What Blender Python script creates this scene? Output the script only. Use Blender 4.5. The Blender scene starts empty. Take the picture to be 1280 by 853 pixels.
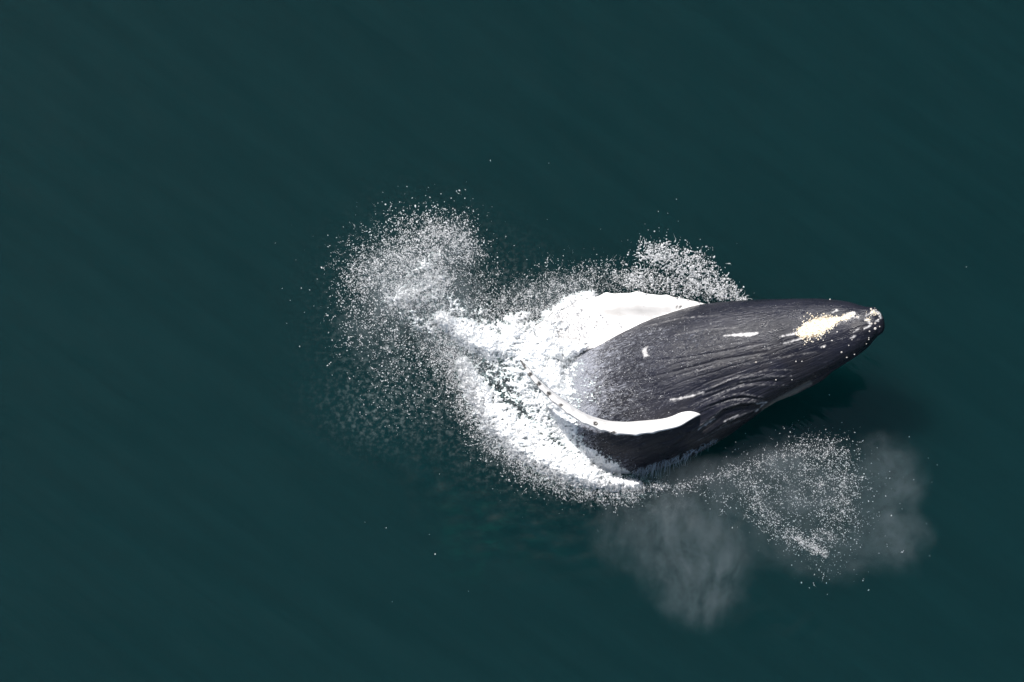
import bpy, bmesh, math, random
import numpy as np
from mathutils import Vector
from mathutils.bvhtree import BVHTree

rng = np.random.default_rng(11)
random.seed(11)
S = bpy.context.scene
COL = S.collection

# ------------------------------------------------------------------ camera
TILT = math.radians(12.0)          # off the vertical
DIST = 120.0                       # metres from the aircraft to the water
FOCAL = 36.0 * DIST / 21.333       # 21.3 m of sea across the frame
PW, PH = 1280.0, 853.0
cam_d = bpy.data.cameras.new('camera')
cam_d.lens = FOCAL; cam_d.sensor_width = 36.0
cam_d.clip_start = 1.0; cam_d.clip_end = 20000.0
cam = bpy.data.objects.new('camera', cam_d); COL.objects.link(cam)
CP = np.array([0.0, -DIST * math.sin(TILT), DIST * math.cos(TILT)])
cam.location = CP; cam.rotation_euler = (TILT, 0, 0)
S.camera = cam
FWD = np.array([0.0, math.sin(TILT), -math.cos(TILT)])
UPV = np.array([0.0, math.cos(TILT), math.sin(TILT)])
RGT = np.array([1.0, 0.0, 0.0])
KW = 36.0 / FOCAL

# ------------------------------------------------------------------ light
SUN_EL = math.radians(58.0)
SUN_TO = np.array([0.62, -0.78])   # the way shadows fall on the water
SUN_TO = SUN_TO / np.linalg.norm(SUN_TO)
world = bpy.data.worlds.new('World'); S.world = world
world.use_nodes = True
wt = world.node_tree; wt.nodes.clear()
sky = wt.nodes.new('ShaderNodeTexSky'); sky.sky_type = 'NISHITA'; sky.sun_disc = False
sky.sun_elevation = SUN_EL
sky.sun_rotation = math.atan2(-SUN_TO[0], -SUN_TO[1])
bg = wt.nodes.new('ShaderNodeBackground'); bg.inputs['Strength'].default_value = 0.06
wo = wt.nodes.new('ShaderNodeOutputWorld')
wt.links.new(sky.outputs[0], bg.inputs[0]); wt.links.new(bg.outputs[0], wo.inputs[0])
sun_d = bpy.data.lights.new('sun', 'SUN'); sun_d.energy = 5.0; sun_d.angle = math.radians(0.53)
sun_d.color = (1.0, 0.975, 0.945)
sun = bpy.data.objects.new('sun', sun_d); COL.objects.link(sun)
sdir = Vector((SUN_TO[0] * math.cos(SUN_EL), SUN_TO[1] * math.cos(SUN_EL), -math.sin(SUN_EL)))
sun.rotation_euler = sdir.to_track_quat('-Z', 'Y').to_euler()
sun.location = (-20, 30, 60)
S.view_settings.view_transform = 'Standard'
S.view_settings.look = 'None'
S.view_settings.exposure = 0.62
S.view_settings.gamma = 1.0
S.view_settings.use_curve_mapping = False
S.cycles.use_denoising = True
S.cycles.volume_bounces = 1
S.cycles.volume_step_rate = 2.0

# ------------------------------------------------------------------ pixel <-> place
def at(px, py, z):
    """point at height z on the line of sight through photo pixel (px,py)"""
    px = np.asarray(px, float); py = np.asarray(py, float); z = np.asarray(z, float)
    a = (px - PW / 2) / PW * KW; b = -(py - PH / 2) / PW * KW
    d = FWD + a[..., None] * RGT + b[..., None] * UPV
    s = (z - CP[2]) / d[..., 2]
    return CP + d * s[..., None]

def to_px(P):
    v = P - CP
    w = v @ FWD
    return PW / 2 + (v @ RGT) / w / KW * PW, PH / 2 - (v @ UPV) / w / KW * PW

def ray(px, py):
    d = FWD + (px - PW / 2) / PW * KW * RGT - (py - PH / 2) / PW * KW * UPV
    return Vector(d).normalized()

# ------------------------------------------------------------------ noise
_perm = rng.permutation(256)
_grad = rng.normal(size=(256, 3)); _grad /= np.linalg.norm(_grad, axis=1)[:, None]
def noise3(P):
    P = np.asarray(P, float)
    i = np.floor(P).astype(int); f = P - i
    u = f * f * f * (f * (f * 6 - 15) + 10)
    out = 0.0
    for dx in (0, 1):
        for dy in (0, 1):
            for dz in (0, 1):
                h = _perm[(_perm[(_perm[(i[..., 0] + dx) & 255] + i[..., 1] + dy) & 255] + i[..., 2] + dz) & 255]
                g = _grad[h]
                dot = g[..., 0] * (f[..., 0] - dx) + g[..., 1] * (f[..., 1] - dy) + g[..., 2] * (f[..., 2] - dz)
                w = (u[..., 0] if dx else 1 - u[..., 0]) * (u[..., 1] if dy else 1 - u[..., 1]) * (u[..., 2] if dz else 1 - u[..., 2])
                out = out + w * dot
    return out * 1.6
def fbm(P, octaves=4, gain=0.5):
    P = np.asarray(P, float); a = 1.0; s = 0.0; n = 0.0
    for k in range(octaves):
        s = s + a * noise3(P + 17.3 * k); n += a; a *= gain; P = P * 2.03
    return s / n
def ridged(P, octaves=3):
    P = np.asarray(P, float); a = 1.0; s = 0.0; n = 0.0
    for k in range(octaves):
        s = s + a * (1 - np.abs(noise3(P + 9.1 * k)) * 1.8); n += a; a *= 0.5; P = P * 2.1
    return s / n
def sstep(a, b, x):
    t = np.clip((x - a) / (b - a), 0, 1); return t * t * (3 - 2 * t)
def stack(*a):
    return np.stack(np.broadcast_arrays(*a), -1)

# ------------------------------------------------------------------ node helpers
def material(name):
    m = bpy.data.materials.new(name); m.use_nodes = True
    nt = m.node_tree; nt.nodes.clear()
    out = nt.nodes.new('ShaderNodeOutputMaterial')
    return m, nt, out
def N(nt, kind, **kw):
    n = nt.nodes.new(kind)
    for k, v in kw.items():
        if hasattr(n, k) and not k.startswith('in_'): setattr(n, k, v)
        else: n.inputs[k[3:] if k.startswith('in_') else k].default_value = v
    return n
def math_n(nt, op, a, b=None, c=None, clamp=False):
    n = nt.nodes.new('ShaderNodeMath'); n.operation = op; n.use_clamp = clamp
    for i, v in enumerate((a, b, c)):
        if v is None: continue
        if isinstance(v, (int, float)): n.inputs[i].default_value = v
        else: nt.links.new(v, n.inputs[i])
    return n.outputs[0]
def maprange(nt, v, a, b, c=0.0, d=1.0, smooth=True):
    n = nt.nodes.new('ShaderNodeMapRange'); n.interpolation_type = 'SMOOTHSTEP' if smooth else 'LINEAR'
    for i, x in enumerate((v, a, b, c, d)):
        if isinstance(x, (int, float)): n.inputs[i].default_value = x
        else: nt.links.new(x, n.inputs[i])
    return n.outputs[0]
def mixc(nt, fac, a, b):
    n = nt.nodes.new('ShaderNodeMix'); n.data_type = 'RGBA'
    for i, x in ((0, fac), (6, a), (7, b)):
        if isinstance(x, (int, float)): n.inputs[i].default_value = x
        elif isinstance(x, tuple): n.inputs[i].default_value = (*x, 1.0)
        else: nt.links.new(x, n.inputs[i])
    return n.outputs[2]
def noise_n(nt, vec, scale, detail=3.0, rough=0.5):
    n = nt.nodes.new('ShaderNodeTexNoise'); n.inputs['Scale'].default_value = scale
    n.inputs['Detail'].default_value = detail; n.inputs['Roughness'].default_value = rough
    if vec is not None: nt.links.new(vec, n.inputs['Vector'])
    return n.outputs['Fac']
def mapping(nt, vec, loc=(0, 0, 0), rot=(0, 0, 0), scale=(1, 1, 1)):
    n = nt.nodes.new('ShaderNodeMapping')
    n.inputs['Location'].default_value = loc; n.inputs['Rotation'].default_value = rot; n.inputs['Scale'].default_value = scale
    nt.links.new(vec, n.inputs['Vector']); return n.outputs[0]
def rot_stretch(nt, vec, deg, scale):
    return mapping(nt, mapping(nt, vec, rot=(0, 0, math.radians(deg))), scale=scale)
def attr(nt, name):
    n = nt.nodes.new('ShaderNodeAttribute'); n.attribute_name = name; return n
def bump(nt, h, strength, dist):
    n = nt.nodes.new('ShaderNodeBump'); n.inputs['Strength'].default_value = strength; n.inputs['Distance'].default_value = dist
    nt.links.new(h, n.inputs['Height']); return n.outputs[0]

def tag(o, label=None, cat=None, kind=None, group=None):
    if label: o['label'] = label
    if cat: o['category'] = cat
    if kind: o['kind'] = kind
    if group: o['group'] = group
    return o

def mesh_np(name, V, F, mat=None, smooth=False):
    """V (n,3), F (m,k) arrays -> mesh data"""
    V = np.ascontiguousarray(V, np.float32); F = np.ascontiguousarray(F, np.int32)
    me = bpy.data.meshes.new(name)
    me.vertices.add(len(V)); me.vertices.foreach_set('co', V.ravel())
    k = F.shape[1]
    me.loops.add(F.size); me.loops.foreach_set('vertex_index', F.ravel())
    me.polygons.add(len(F))
    me.polygons.foreach_set('loop_start', np.arange(len(F), dtype=np.int32) * k)
    me.polygons.foreach_set('loop_total', np.full(len(F), k, np.int32))
    if smooth: me.polygons.foreach_set('use_smooth', np.ones(len(F), bool))
    me.update(calc_edges=True); me.validate()
    if mat: me.materials.append(mat)
    return me
def link(name, me, parent=None):
    o = bpy.data.objects.new(name, me); COL.objects.link(o)
    if parent is not None: o.parent = parent
    return o

# ================================================================== SEA
wm, nt, out = material('sea_water')
geo = N(nt, 'ShaderNodeNewGeometry'); P = geo.outputs['Position']
p = N(nt, 'ShaderNodeBsdfPrincipled')
swell_shade = noise_n(nt, rot_stretch(nt, P, 36, (0.22, 2.0, 1)), 1.0, 5, 0.65)  # light and shade of the diagonal swell, put into the water colour
deep = mixc(nt, maprange(nt, swell_shade, 0.3, 0.7), (0.0012, 0.0120, 0.0129), (0.0017, 0.0142, 0.0153))
# greener water over a drifting cloud of bubbles beside the splash
bub = attr(nt, 'bubbles').outputs['Fac']
bn = noise_n(nt, mapping(nt, P, scale=(1.2, 2.6, 1)), 1.6, 4, 0.6)
bf = math_n(nt, 'MULTIPLY', bub, maprange(nt, bn, 0.42, 0.75))
deep = mixc(nt, bf, deep, (0.002, 0.036, 0.028))
froth = attr(nt, 'froth').outputs['Fac']
fn = noise_n(nt, P, 9.0, 5, 0.7)
ff = math_n(nt, 'MULTIPLY', froth, maprange(nt, fn, 0.45, 0.72))
deep = mixc(nt, ff, deep, (0.42, 0.50, 0.50))
nt.links.new(deep, p.inputs['Base Color'])
p.inputs['Roughness'].default_value = 0.04; p.inputs['IOR'].default_value = 1.333
# light wanders a metre or two inside the sea before it comes back out
p.subsurface_method = 'BURLEY'; p.inputs['Subsurface Weight'].default_value = 1.0
p.inputs['Subsurface Radius'].default_value = (0.5, 1.0, 1.0); p.inputs['Subsurface Scale'].default_value = 5.5
w1 = noise_n(nt, rot_stretch(nt, P, 36, (0.25, 1.9, 1)), 1.0, 4, 0.5)
w2 = noise_n(nt, rot_stretch(nt, P, 30, (1, 2.4, 1)), 4.0, 3, 0.5)
wh = math_n(nt, 'ADD', w1, math_n(nt, 'MULTIPLY', w2, 0.10))
nt.links.new(bump(nt, wh, 0.35, 0.10), p.inputs['Normal'])
nt.links.new(p.outputs[0], out.inputs['Surface'])

def axis_lines(lo, hi, step, far):
    mid = list(np.arange(lo, hi + 1e-6, step)); s = step; a = lo; left = []
    while a > -far: s *= 1.35; a -= s; left.append(a)
    s = step; b = hi; right = []
    while b < far: s *= 1.35; b += s; right.append(b)
    return np.array(left[::-1] + mid + right)
gx = axis_lines(-12.5, 12.5, 0.065, 6000); gy = axis_lines(-9.5, 9.5, 0.065, 6000)
X, Y = np.meshgrid(gx, gy)
rad = np.hypot(X, Y)
ca, sa = math.cos(math.radians(-38)), math.sin(math.radians(-38))
A = X * ca + Y * sa; B = -X * sa + Y * ca
Z = 0.030 * fbm(stack(A * 0.10, B * 0.45, 0 * A + 3), 3) + 0.010 * fbm(stack(A * 0.5, B * 1.6, 0 * A + 8), 3)
sx, sy = to_px(stack(X, Y, 0 * X).reshape(-1, 3)); sx = sx.reshape(X.shape); sy = sy.reshape(X.shape)
def blob(x, y, rx, ry, ang=0.0):
    c, s = math.cos(math.radians(ang)), math.sin(math.radians(ang))
    u = ((sx - x) * c + (sy - y) * s) / rx; v = (-(sx - x) * s + (sy - y) * c) / ry
    return np.exp(-(u * u + v * v))
# ripples running out from the splash
rip = blob(700, 665, 110, 42, 10) + 0.9 * blob(890, 650, 70, 30) + 0.55 * blob(560, 600, 120, 40, 38) + 0.5 * blob(960, 775, 60, 14, 8)
cx, cy = at(760.0, 560.0, 0.0)[:2]
rr = np.hypot(X - cx, (Y - cy) * 1.25)
Z += rip * 1.15 * (0.014 * np.sin(rr * 9.5 + 5.5 * fbm(stack(X * 0.8, Y * 0.8, 0 * X), 3)) + 0.035 * fbm(stack(X * 1.6, Y * 5.0, 0 * X + 5), 3))
Z *= np.exp(-(rad / 60.0) ** 2)
nyv, nxv = X.shape
idx = np.arange(nxv * nyv).reshape(nyv, nxv)
F = np.stack([idx[:-1, :-1], idx[:-1, 1:], idx[1:, 1:], idx[1:, :-1]], -1).reshape(-1, 4)
me = mesh_np('sea', stack(X, Y, Z).reshape(-1, 3), F, wm, True)
a = me.attributes.new('bubbles', 'FLOAT', 'POINT')
bv = 0.34 * blob(590, 670, 36, 46) + 0.15 * blob(650, 660, 90, 50, 10)
a.data.foreach_set('value', np.clip(bv, 0, 1).astype(np.float32).ravel())
a = me.attributes.new('froth', 'FLOAT', 'POINT')
fv = 0.75 * blob(650, 470, 95, 75, 40) + 0.20 * blob(520, 400, 80, 90) + 0.12 * blob(480, 510, 60, 40) + 0.5 * blob(740, 600, 80, 22, 12)
a.data.foreach_set('value', np.clip(fv, 0, 1).astype(np.float32).ravel())
sea = tag(link('sea', me), 'calm dark teal open sea seen from above', 'sea', 'structure')

# ================================================================== WHALE
# silhouette of the throat side: upper pixel, lower pixel, height of the axis (m), belly depth ratio
ST = [((1103, 394), (1104, 403), 2.95, 0.9), ((1099, 388.5), (1103, 411), 2.93, 0.95), ((1088, 384.5), (1097, 420), 2.86, 0.9),
      ((1070, 380.5), (1084, 434), 2.70, 0.82), ((1045, 376), (1064, 450), 2.48, 0.76), ((1010, 374.5), (1035, 467), 2.18, 0.72),
      ((970, 375.5), (1005, 483), 1.85, 0.72), ((930, 377), (972, 501), 1.52, 0.74), ((895, 379), (943, 520), 1.22, 0.76),
      ((865, 383), (915, 540), 0.92, 0.78), ((830, 392), (883, 560), 0.58, 0.80), ((790, 406), (845, 578), 0.20, 0.80),
      ((750, 425), (805, 594), -0.22, 0.80), ((715, 445), (765, 602), -0.65, 0.80), ((675, 470), (722, 605), -1.10, 0.80),
      ((630, 495), (672, 600), -1.65, 0.80), ((585, 515), (620, 600), -2.25, 0.78), ((540, 540), (565, 600), -2.9, 0.75),
      ((500, 560), (512, 595), -3.6, 0.72), ((478, 575), (482, 585), -4.0, 0.7)]
def spline(xs, ys, q):
    xs = np.asarray(xs, float); ys = np.asarray(ys, float); n = len(xs); h = np.diff(xs)
    M = np.zeros((n, n)); r = np.zeros((n,) + ys.shape[1:])
    M[0, 0] = M[-1, -1] = 1
    for i in range(1, n - 1):
        M[i, i - 1] = h[i - 1]; M[i, i] = 2 * (h[i - 1] + h[i]); M[i, i + 1] = h[i]
        r[i] = 6 * ((ys[i + 1] - ys[i]) / h[i] - (ys[i] - ys[i - 1]) / h[i - 1])
    m = np.linalg.solve(M, r.reshape(n, -1)).reshape(r.shape)
    k = np.clip(np.searchsorted(xs, q) - 1, 0, n - 2); hk = h[k]
    a = (xs[k + 1] - q) / hk; b = (q - xs[k]) / hk
    e = (slice(None),) + (None,) * (ys.ndim - 1)
    return a[e] * ys[k] + b[e] * ys[k + 1] + ((a ** 3 - a) * hk ** 2 / 6)[e] * m[k] + ((b ** 3 - b) * hk ** 2 / 6)[e] * m[k + 1]
U = np.array([at(s[0][0], s[0][1], s[2]) for s in ST]); L = np.array([at(s[1][0], s[1][1], s[2]) for s in ST])
Cn = (U + L) / 2; Wn = (L - U) / 2; rt = np.array([s[3] for s in ST])
chord = np.concatenate([[0], np.cumsum(np.linalg.norm(np.diff(Cn, axis=0), axis=1))])
NT, NA = 400, 520
q = np.concatenate([np.linspace(0, 0.5, 60, endpoint=False) ** 1.0, np.linspace(0.5, 7.6, 300, endpoint=False), np.linspace(7.6, chord[-1], 40)])
NT = len(q)
C = spline(chord, Cn, q); W = spline(chord, Wn, q); R = np.interp(q, chord, rt)
T = np.gradient(C, q, axis=0); T /= np.linalg.norm(T, axis=1)[:, None]
Wl = np.linalg.norm(W, axis=1); Wd = W - (W * T).sum(1)[:, None] * T * 0.6; Wd /= np.linalg.norm(Wd, axis=1)[:, None]
Nn = np.cross(Wd, T); Nn /= np.linalg.norm(Nn, axis=1)[:, None]
Nn *= np.sign(Nn[:, 2])[:, None]                       # belly faces the sky
# angle samples, denser on the belly (theta 0 = upper silhouette, pi/2 = belly, pi = lower silhouette)
th = np.concatenate([np.linspace(-0.35, math.pi + 0.35, 420, endpoint=False), np.linspace(math.pi + 0.35, 2 * math.pi - 0.35, NA - 420, endpoint=False)])
ct, sn = np.cos(th), np.sin(th)
ROLL = 0.0
depth = np.where(sn > 0, 1.0, 0.86)
# superellipse-ish roundness
BV = C[:, None, :] - (Wd * Wl[:, None])[:, None, :] * ct[None, :, None] + (Nn * (Wl * R)[:, None])[:, None, :] * (sn * depth)[None, :, None]
nrm = -Wd[:, None, :] * ct[None, :, None] / 1.0 + Nn[:, None, :] * (sn)[None, :, None] / R[:, None, None]
nrm /= np.linalg.norm(nrm, axis=2)[:, :, None]
bx, by = to_px(BV.reshape(-1, 3)); bx = bx.reshape(NT, NA); by = by.reshape(NT, NA)
front = sstep(-0.15, 0.1, nrm @ (-FWD))
def seg_dist(x, y, pts):
    best = np.full(np.shape(x), 1e9); along = np.zeros(np.shape(x)); wid = np.zeros(np.shape(x)); acc = 0.0
    tot = sum(math.dist(pts[i][:2], pts[i + 1][:2]) for i in range(len(pts) - 1))
    for i in range(len(pts) - 1):
        x0, y0 = pts[i][:2]; x1, y1 = pts[i + 1][:2]
        dx, dy = x1 - x0, y1 - y0; l2 = dx * dx + dy * dy
        t = np.clip(((x - x0) * dx + (y - y0) * dy) / l2, 0, 1)
        d = np.hypot(x - x0 - t * dx, y - y0 - t * dy)
        r = pts[i][2] + t * (pts[i + 1][2] - pts[i][2]) if len(pts[i]) > 2 else 1.0
        k = d < best
        best = np.where(k, d, best); along = np.where(k, (acc + t * math.sqrt(l2)) / tot, along); wid = np.where(k, r, wid)
        acc += math.sqrt(l2)
    return best, along, wid
# throat pleats: real grooves along the body, fading at the chin and past the flippers
tq = q[:, None] + 0 * th[None, :]
thw = th[None, :] + 0.020 * np.sin(tq * 2.1 + 3 * th[None, :]) + 0.075 * fbm(stack(tq * 0.8, th[None, :] * 4 + 0 * tq, 0 * tq), 3)
ph = thw * 46 / math.pi
sharp = np.abs(np.sin(ph * math.pi / 2))               # 0 at the groove
groove = -(1 - sstep(0.0, 0.55, sharp))
vent = sstep(0.05, 0.55, sn)[None, :] + 0.0 * tq
amp = 0.011 * vent * sstep(0.5, 2.2, tq) * (0.18 + 0.82 * sstep(0.30, 0.80, th / math.pi)[None, :])
amp *= 0.5 + 0.9 * sstep(-0.3, 0.4, fbm(stack(tq * 0.6, th[None, :] * 2.2 + 0 * tq, 0 * tq + 4), 2))
disp = groove * amp
# soft unevenness of the blubber
disp += 0.020 * fbm(stack(tq * 1.1, th[None, :] * 1.8 + 0 * tq, 0 * tq + 9), 3) * sstep(0.05, 0.8, tq)
# folds at the corner of the mouth and around the shoulder
def fold(pts, w, h):
    d, al, _ = seg_dist(bx, by, pts)
    e = np.sin(np.clip(al, 0, 1) * math.pi) ** 0.5
    return h * np.exp(-(d / w) ** 2) * e * front
FOLDS = [([(868, 536), (890, 522), (903, 510), (925, 503), (950, 502)], 3.2, 0.032), ([(860, 544), (890, 528), (905, 516), (930, 509), (958, 508)], 3.0, -0.030),
         ([(840, 505), (880, 490), (915, 475), (950, 470), (985, 471)], 2.2, 0.022), ([(850, 510), (885, 497), (920, 482), (955, 477), (985, 478)], 2.0, -0.026),
         ([(870, 512), (900, 500), (925, 493), (955, 497)], 2.0, 0.025), ([(885, 510), (910, 499), (935, 497), (960, 501)], 1.8, -0.025),
         ([(880, 545), (905, 528), (930, 518), (955, 505)], 2.2, 0.022), ([(876, 552), (905, 536), (935, 521), (958, 509)], 2.0, -0.022),
         ([(835, 560), (860, 540), (885, 528)], 2.4, 0.03), ([(760, 480), (830, 468), (900, 450), (960, 440)], 1.6, -0.02),
         ([(800, 452), (850, 448), (900, 440), (960, 428)], 1.4, -0.014)]
for pts, w, h in FOLDS: disp += fold(pts, w, h)
# the lower lip stands proud of the upper jaw along the head's lower side
lip_th = math.pi + 0.02
lipw = sstep(0.4, 1.2, tq) * (1 - sstep(2.6, 3.4, tq))
disp -= lipw * 0.035 * np.exp(-((th[None, :] - (lip_th - 0.10)) / 0.035) ** 2)
ledge = sstep(1.3, 1.7, tq) * (1 - sstep(2.3, 3.0, tq))
disp += ledge * 0.075 * np.exp(-((th[None, :] - (lip_th + 0.10)) / 0.12) ** 2)
disp -= lipw * 0.10 * np.exp(-((np.mod(th[None, :] + math.pi, 2 * math.pi) - math.pi + 0.22) / 0.09) ** 2)
# knobs round the chin
disp += 0.02 * np.maximum(0, noise3(stack(tq * 7, ct[None, :] * 4 + 0 * tq, sn[None, :] * 4 + 0 * tq))) * (1 - sstep(0.15, 0.7, tq))
BV = BV + nrm * disp[:, :, None]
# close both ends
V = BV.reshape(-1, 3)
V = np.vstack([V, BV[0].mean(0) + (BV[0].mean(0) - BV[4].mean(0)) * 0.35, BV[-1].mean(0)])
ii = np.arange(NT * NA).reshape(NT, NA)
jn = np.roll(ii, -1, axis=1)
Q = np.stack([ii[:-1], jn[:-1], jn[1:], ii[1:]], -1).reshape(-1, 4)
c0 = np.stack([np.full(NA, NT * NA), jn[0], ii[0]], -1); c1 = np.stack([np.full(NA, NT * NA + 1), ii[-1], jn[-1]], -1)
tris = np.vstack([Q[:, [0, 1, 2]], Q[:, [0, 2, 3]], c0, c1])

# ---------------- skin
sk, nt, out = material('wet_whale_skin')
p = N(nt, 'ShaderNodeBsdfPrincipled')
bc = attr(nt, 'bodyco').outputs['Vector']
film = attr(nt, 'film').outputs['Fac']; scr_glint = attr(nt, 'mark_glint').outputs['Fac']; pat = attr(nt, 'patch').outputs['Fac']; brown_lit = attr(nt, 'brown_lit').outputs['Fac']
tone = noise_n(nt, mapping(nt, bc, scale=(0.8, 2.0, 2.0)), 1.0, 4, 0.6)
col = mixc(nt, maprange(nt, tone, 0.3, 0.7), (0.0072, 0.0076, 0.0128), (0.0145, 0.0150, 0.0240))
br = noise_n(nt, mapping(nt, bc, scale=(1.5, 3, 3)), 1.3, 4, 0.6)
col = mixc(nt, math_n(nt, 'MULTIPLY', brown_lit, maprange(nt, br, 0.35, 0.7)), col, (0.050, 0.044, 0.040))
# long pale scratches
st = noise_n(nt, mapping(nt, bc, scale=(1.6, 26, 26)), 1.0, 4, 0.65)
st2 = noise_n(nt, mapping(nt, bc, rot=(0, 0, 0.35), scale=(2.6, 38, 38)), 1.0, 3, 0.6)
strk = math_n(nt, 'MAXIMUM', maprange(nt, st, 0.58, 0.74), maprange(nt, st2, 0.62, 0.78))
col = mixc(nt, math_n(nt, 'MULTIPLY', strk, 0.40), col, (0.09, 0.09, 0.108))
# foam and droplets clinging to the wet skin; wet glints painted into the same speckle
sp = noise_n(nt, mapping(nt, bc, scale=(9, 21, 21)), 1.0, 5, 0.8)
spl = noise_n(nt, mapping(nt, bc, scale=(1.5, 4, 4)), 1.0, 3, 0.6)
fl = math_n(nt, 'MULTIPLY_ADD', math_n(nt, 'SUBTRACT', spl, 0.5), 1.1, film)
thr = math_n(nt, 'MULTIPLY_ADD', fl, -0.245, 0.68)
foam_f = maprange(nt, sp, thr, math_n(nt, 'ADD', thr, 0.22))
foam_f = math_n(nt, 'MULTIPLY', foam_f, maprange(nt, film, 0.02, 0.15))
col = mixc(nt, math_n(nt, 'MULTIPLY', foam_f, 0.7), col, (0.33, 0.34, 0.385))
tan = attr(nt, 'tan').outputs['Fac']
col = mixc(nt, tan, col, (0.15, 0.138, 0.118))
col = mixc(nt, scr_glint, col, (0.60, 0.58, 0.57))
col = mixc(nt, pat, col, (0.42, 0.33, 0.22))
nt.links.new(col, p.inputs['Base Color'])
rv = noise_n(nt, mapping(nt, bc, scale=(3, 9, 9)), 1.0, 4, 0.7)
wet = maprange(nt, rv, 0.35, 0.65, 0.17, 0.46)
rg = mixc(nt, foam_f, wet, (0.7, 0.7, 0.7))
nt.links.new(rg, p.inputs['Roughness'])
p.inputs['IOR'].default_value = 1.4
hb = math_n(nt, 'ADD', math_n(nt, 'MULTIPLY', st, 0.6), math_n(nt, 'ADD', math_n(nt, 'MULTIPLY', sp, 0.35), math_n(nt, 'MULTIPLY', foam_f, 0.4)))
nt.links.new(bump(nt, hb, 0.9, 0.03), p.inputs['Normal'])
nt.links.new(p.outputs[0], out.inputs['Surface'])

fk, nt, out = material('white_flipper_skin')
p = N(nt, 'ShaderNodeBsdfPrincipled')
geo = N(nt, 'ShaderNodeNewGeometry'); P = geo.outputs['Position']
dk = attr(nt, 'spot_shade').outputs['Fac']
n1 = noise_n(nt, mapping(nt, P, scale=(2, 6, 6)), 1.0, 4, 0.6)
col = mixc(nt, maprange(nt, n1, 0.35, 0.75), (0.76, 0.74, 0.72), (0.60, 0.575, 0.55))
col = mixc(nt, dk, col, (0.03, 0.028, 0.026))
nt.links.new(col, p.inputs['Base Color']); p.inputs['Roughness'].default_value = 0.42
nt.links.new(bump(nt, noise_n(nt, P, 18, 3), 0.25, 0.01), p.inputs['Normal'])
nt.links.new(p.outputs[0], out.inputs['Surface'])

body_me = mesh_np('humpback_whale', V, tris, None, True)
body_me.materials.append(sk); body_me.materials.append(fk)

def flipper(path, chords, thick, lead, knobs, n=150, m=44):
    """path: leading-edge points (px,py,z); chords: vectors (m) from leading to trailing edge; thick: half thickness"""
    Pn = np.array([at(a_, b_, c_) for a_, b_, c_ in path]); cn = np.array(chords, float); tn = np.array(thick, float)
    s = np.concatenate([[0], np.cumsum(np.linalg.norm(np.diff(Pn, axis=0), axis=1))])
    qq = np.linspace(0, s[-1], n)
    P_ = spline(s, Pn, qq); c_ = spline(s, cn, qq); t_ = np.interp(qq, s, tn)
    T_ = np.gradient(P_, qq, axis=0); T_ /= np.linalg.norm(T_, axis=1)[:, None]
    cl = np.linalg.norm(c_, axis=1); cd = c_ / cl[:, None]
    nd = np.cross(T_, cd); nd /= np.linalg.norm(nd, axis=1)[:, None]
    an = np.linspace(0, 2 * math.pi, m, endpoint=False)
    u = 0.5 - 0.5 * np.cos(an)                             # 0 leading, 1 trailing
    prof = np.sin(an) * (1.0 - 0.62 * u) * 1.25            # blunt nose, thin trailing edge
    kb = np.zeros(n)
    for kp, kw, kh in knobs: kb += kh * np.exp(-((qq / s[-1] - kp) / kw) ** 2)
    lump = 0.03 * noise3(stack(qq[:, None] * 3 + 0 * an[None, :], u[None, :] * 2 + 0 * qq[:, None], 0 * u[None, :] + 0 * qq[:, None]))
    trail = 0.05 * cl * fbm(stack(qq * 4, 0 * qq, 0 * qq), 3)
    off = (u[None, :] * (cl + trail)[:, None] - (kb[:, None] * (1 - u[None, :]) ** 3))
    G = P_[:, None, :] + cd[:, None, :] * off[:, :, None] + nd[:, None, :] * (prof[None, :] * (t_[:, None] * (1 + lump * 2) + kb[:, None] * 0.5 * (1 - u[None, :]) ** 2))[:, :, None]
    Vf = np.vstack([G.reshape(-1, 3), G[0].mean(0), G[-1].mean(0)])
    i2 = np.arange(n * m).reshape(n, m); j2 = np.roll(i2, -1, axis=1)
    Qf = np.stack([i2[:-1], j2[:-1], j2[1:], i2[1:]], -1).reshape(-1, 4)
    a0 = np.stack([np.full(m, n * m), j2[0], i2[0]], -1); a1 = np.stack([np.full(m, n * m + 1), i2[-1], j2[-1]], -1)
    tf = np.vstack([Qf[:, [0, 1, 2]], Qf[:, [0, 2, 3]], a0, a1])
    # outward winding
    v0, v1, v2 = Vf[tf[:, 0]], Vf[tf[:, 1]], Vf[tf[:, 2]]
    if (np.cross(v1, v2) * v0).sum() < 0: tf = tf[:, ::-1]
    mm = mesh_np('flipper_source', Vf, tf, None, True)
    mm.materials.append(sk); mm.materials.append(fk)
    mm.polygons.foreach_set('material_index', np.ones(len(tf), np.int32)); mm.update()
    return mm
v0, v1, v2 = V[tris[:, 0]], V[tris[:, 1]], V[tris[:, 2]]
cc = V.mean(0)
if (np.cross(v1 - cc, v2 - cc) * (v0 - cc)).sum() < 0: body_me.flip_normals()

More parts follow.
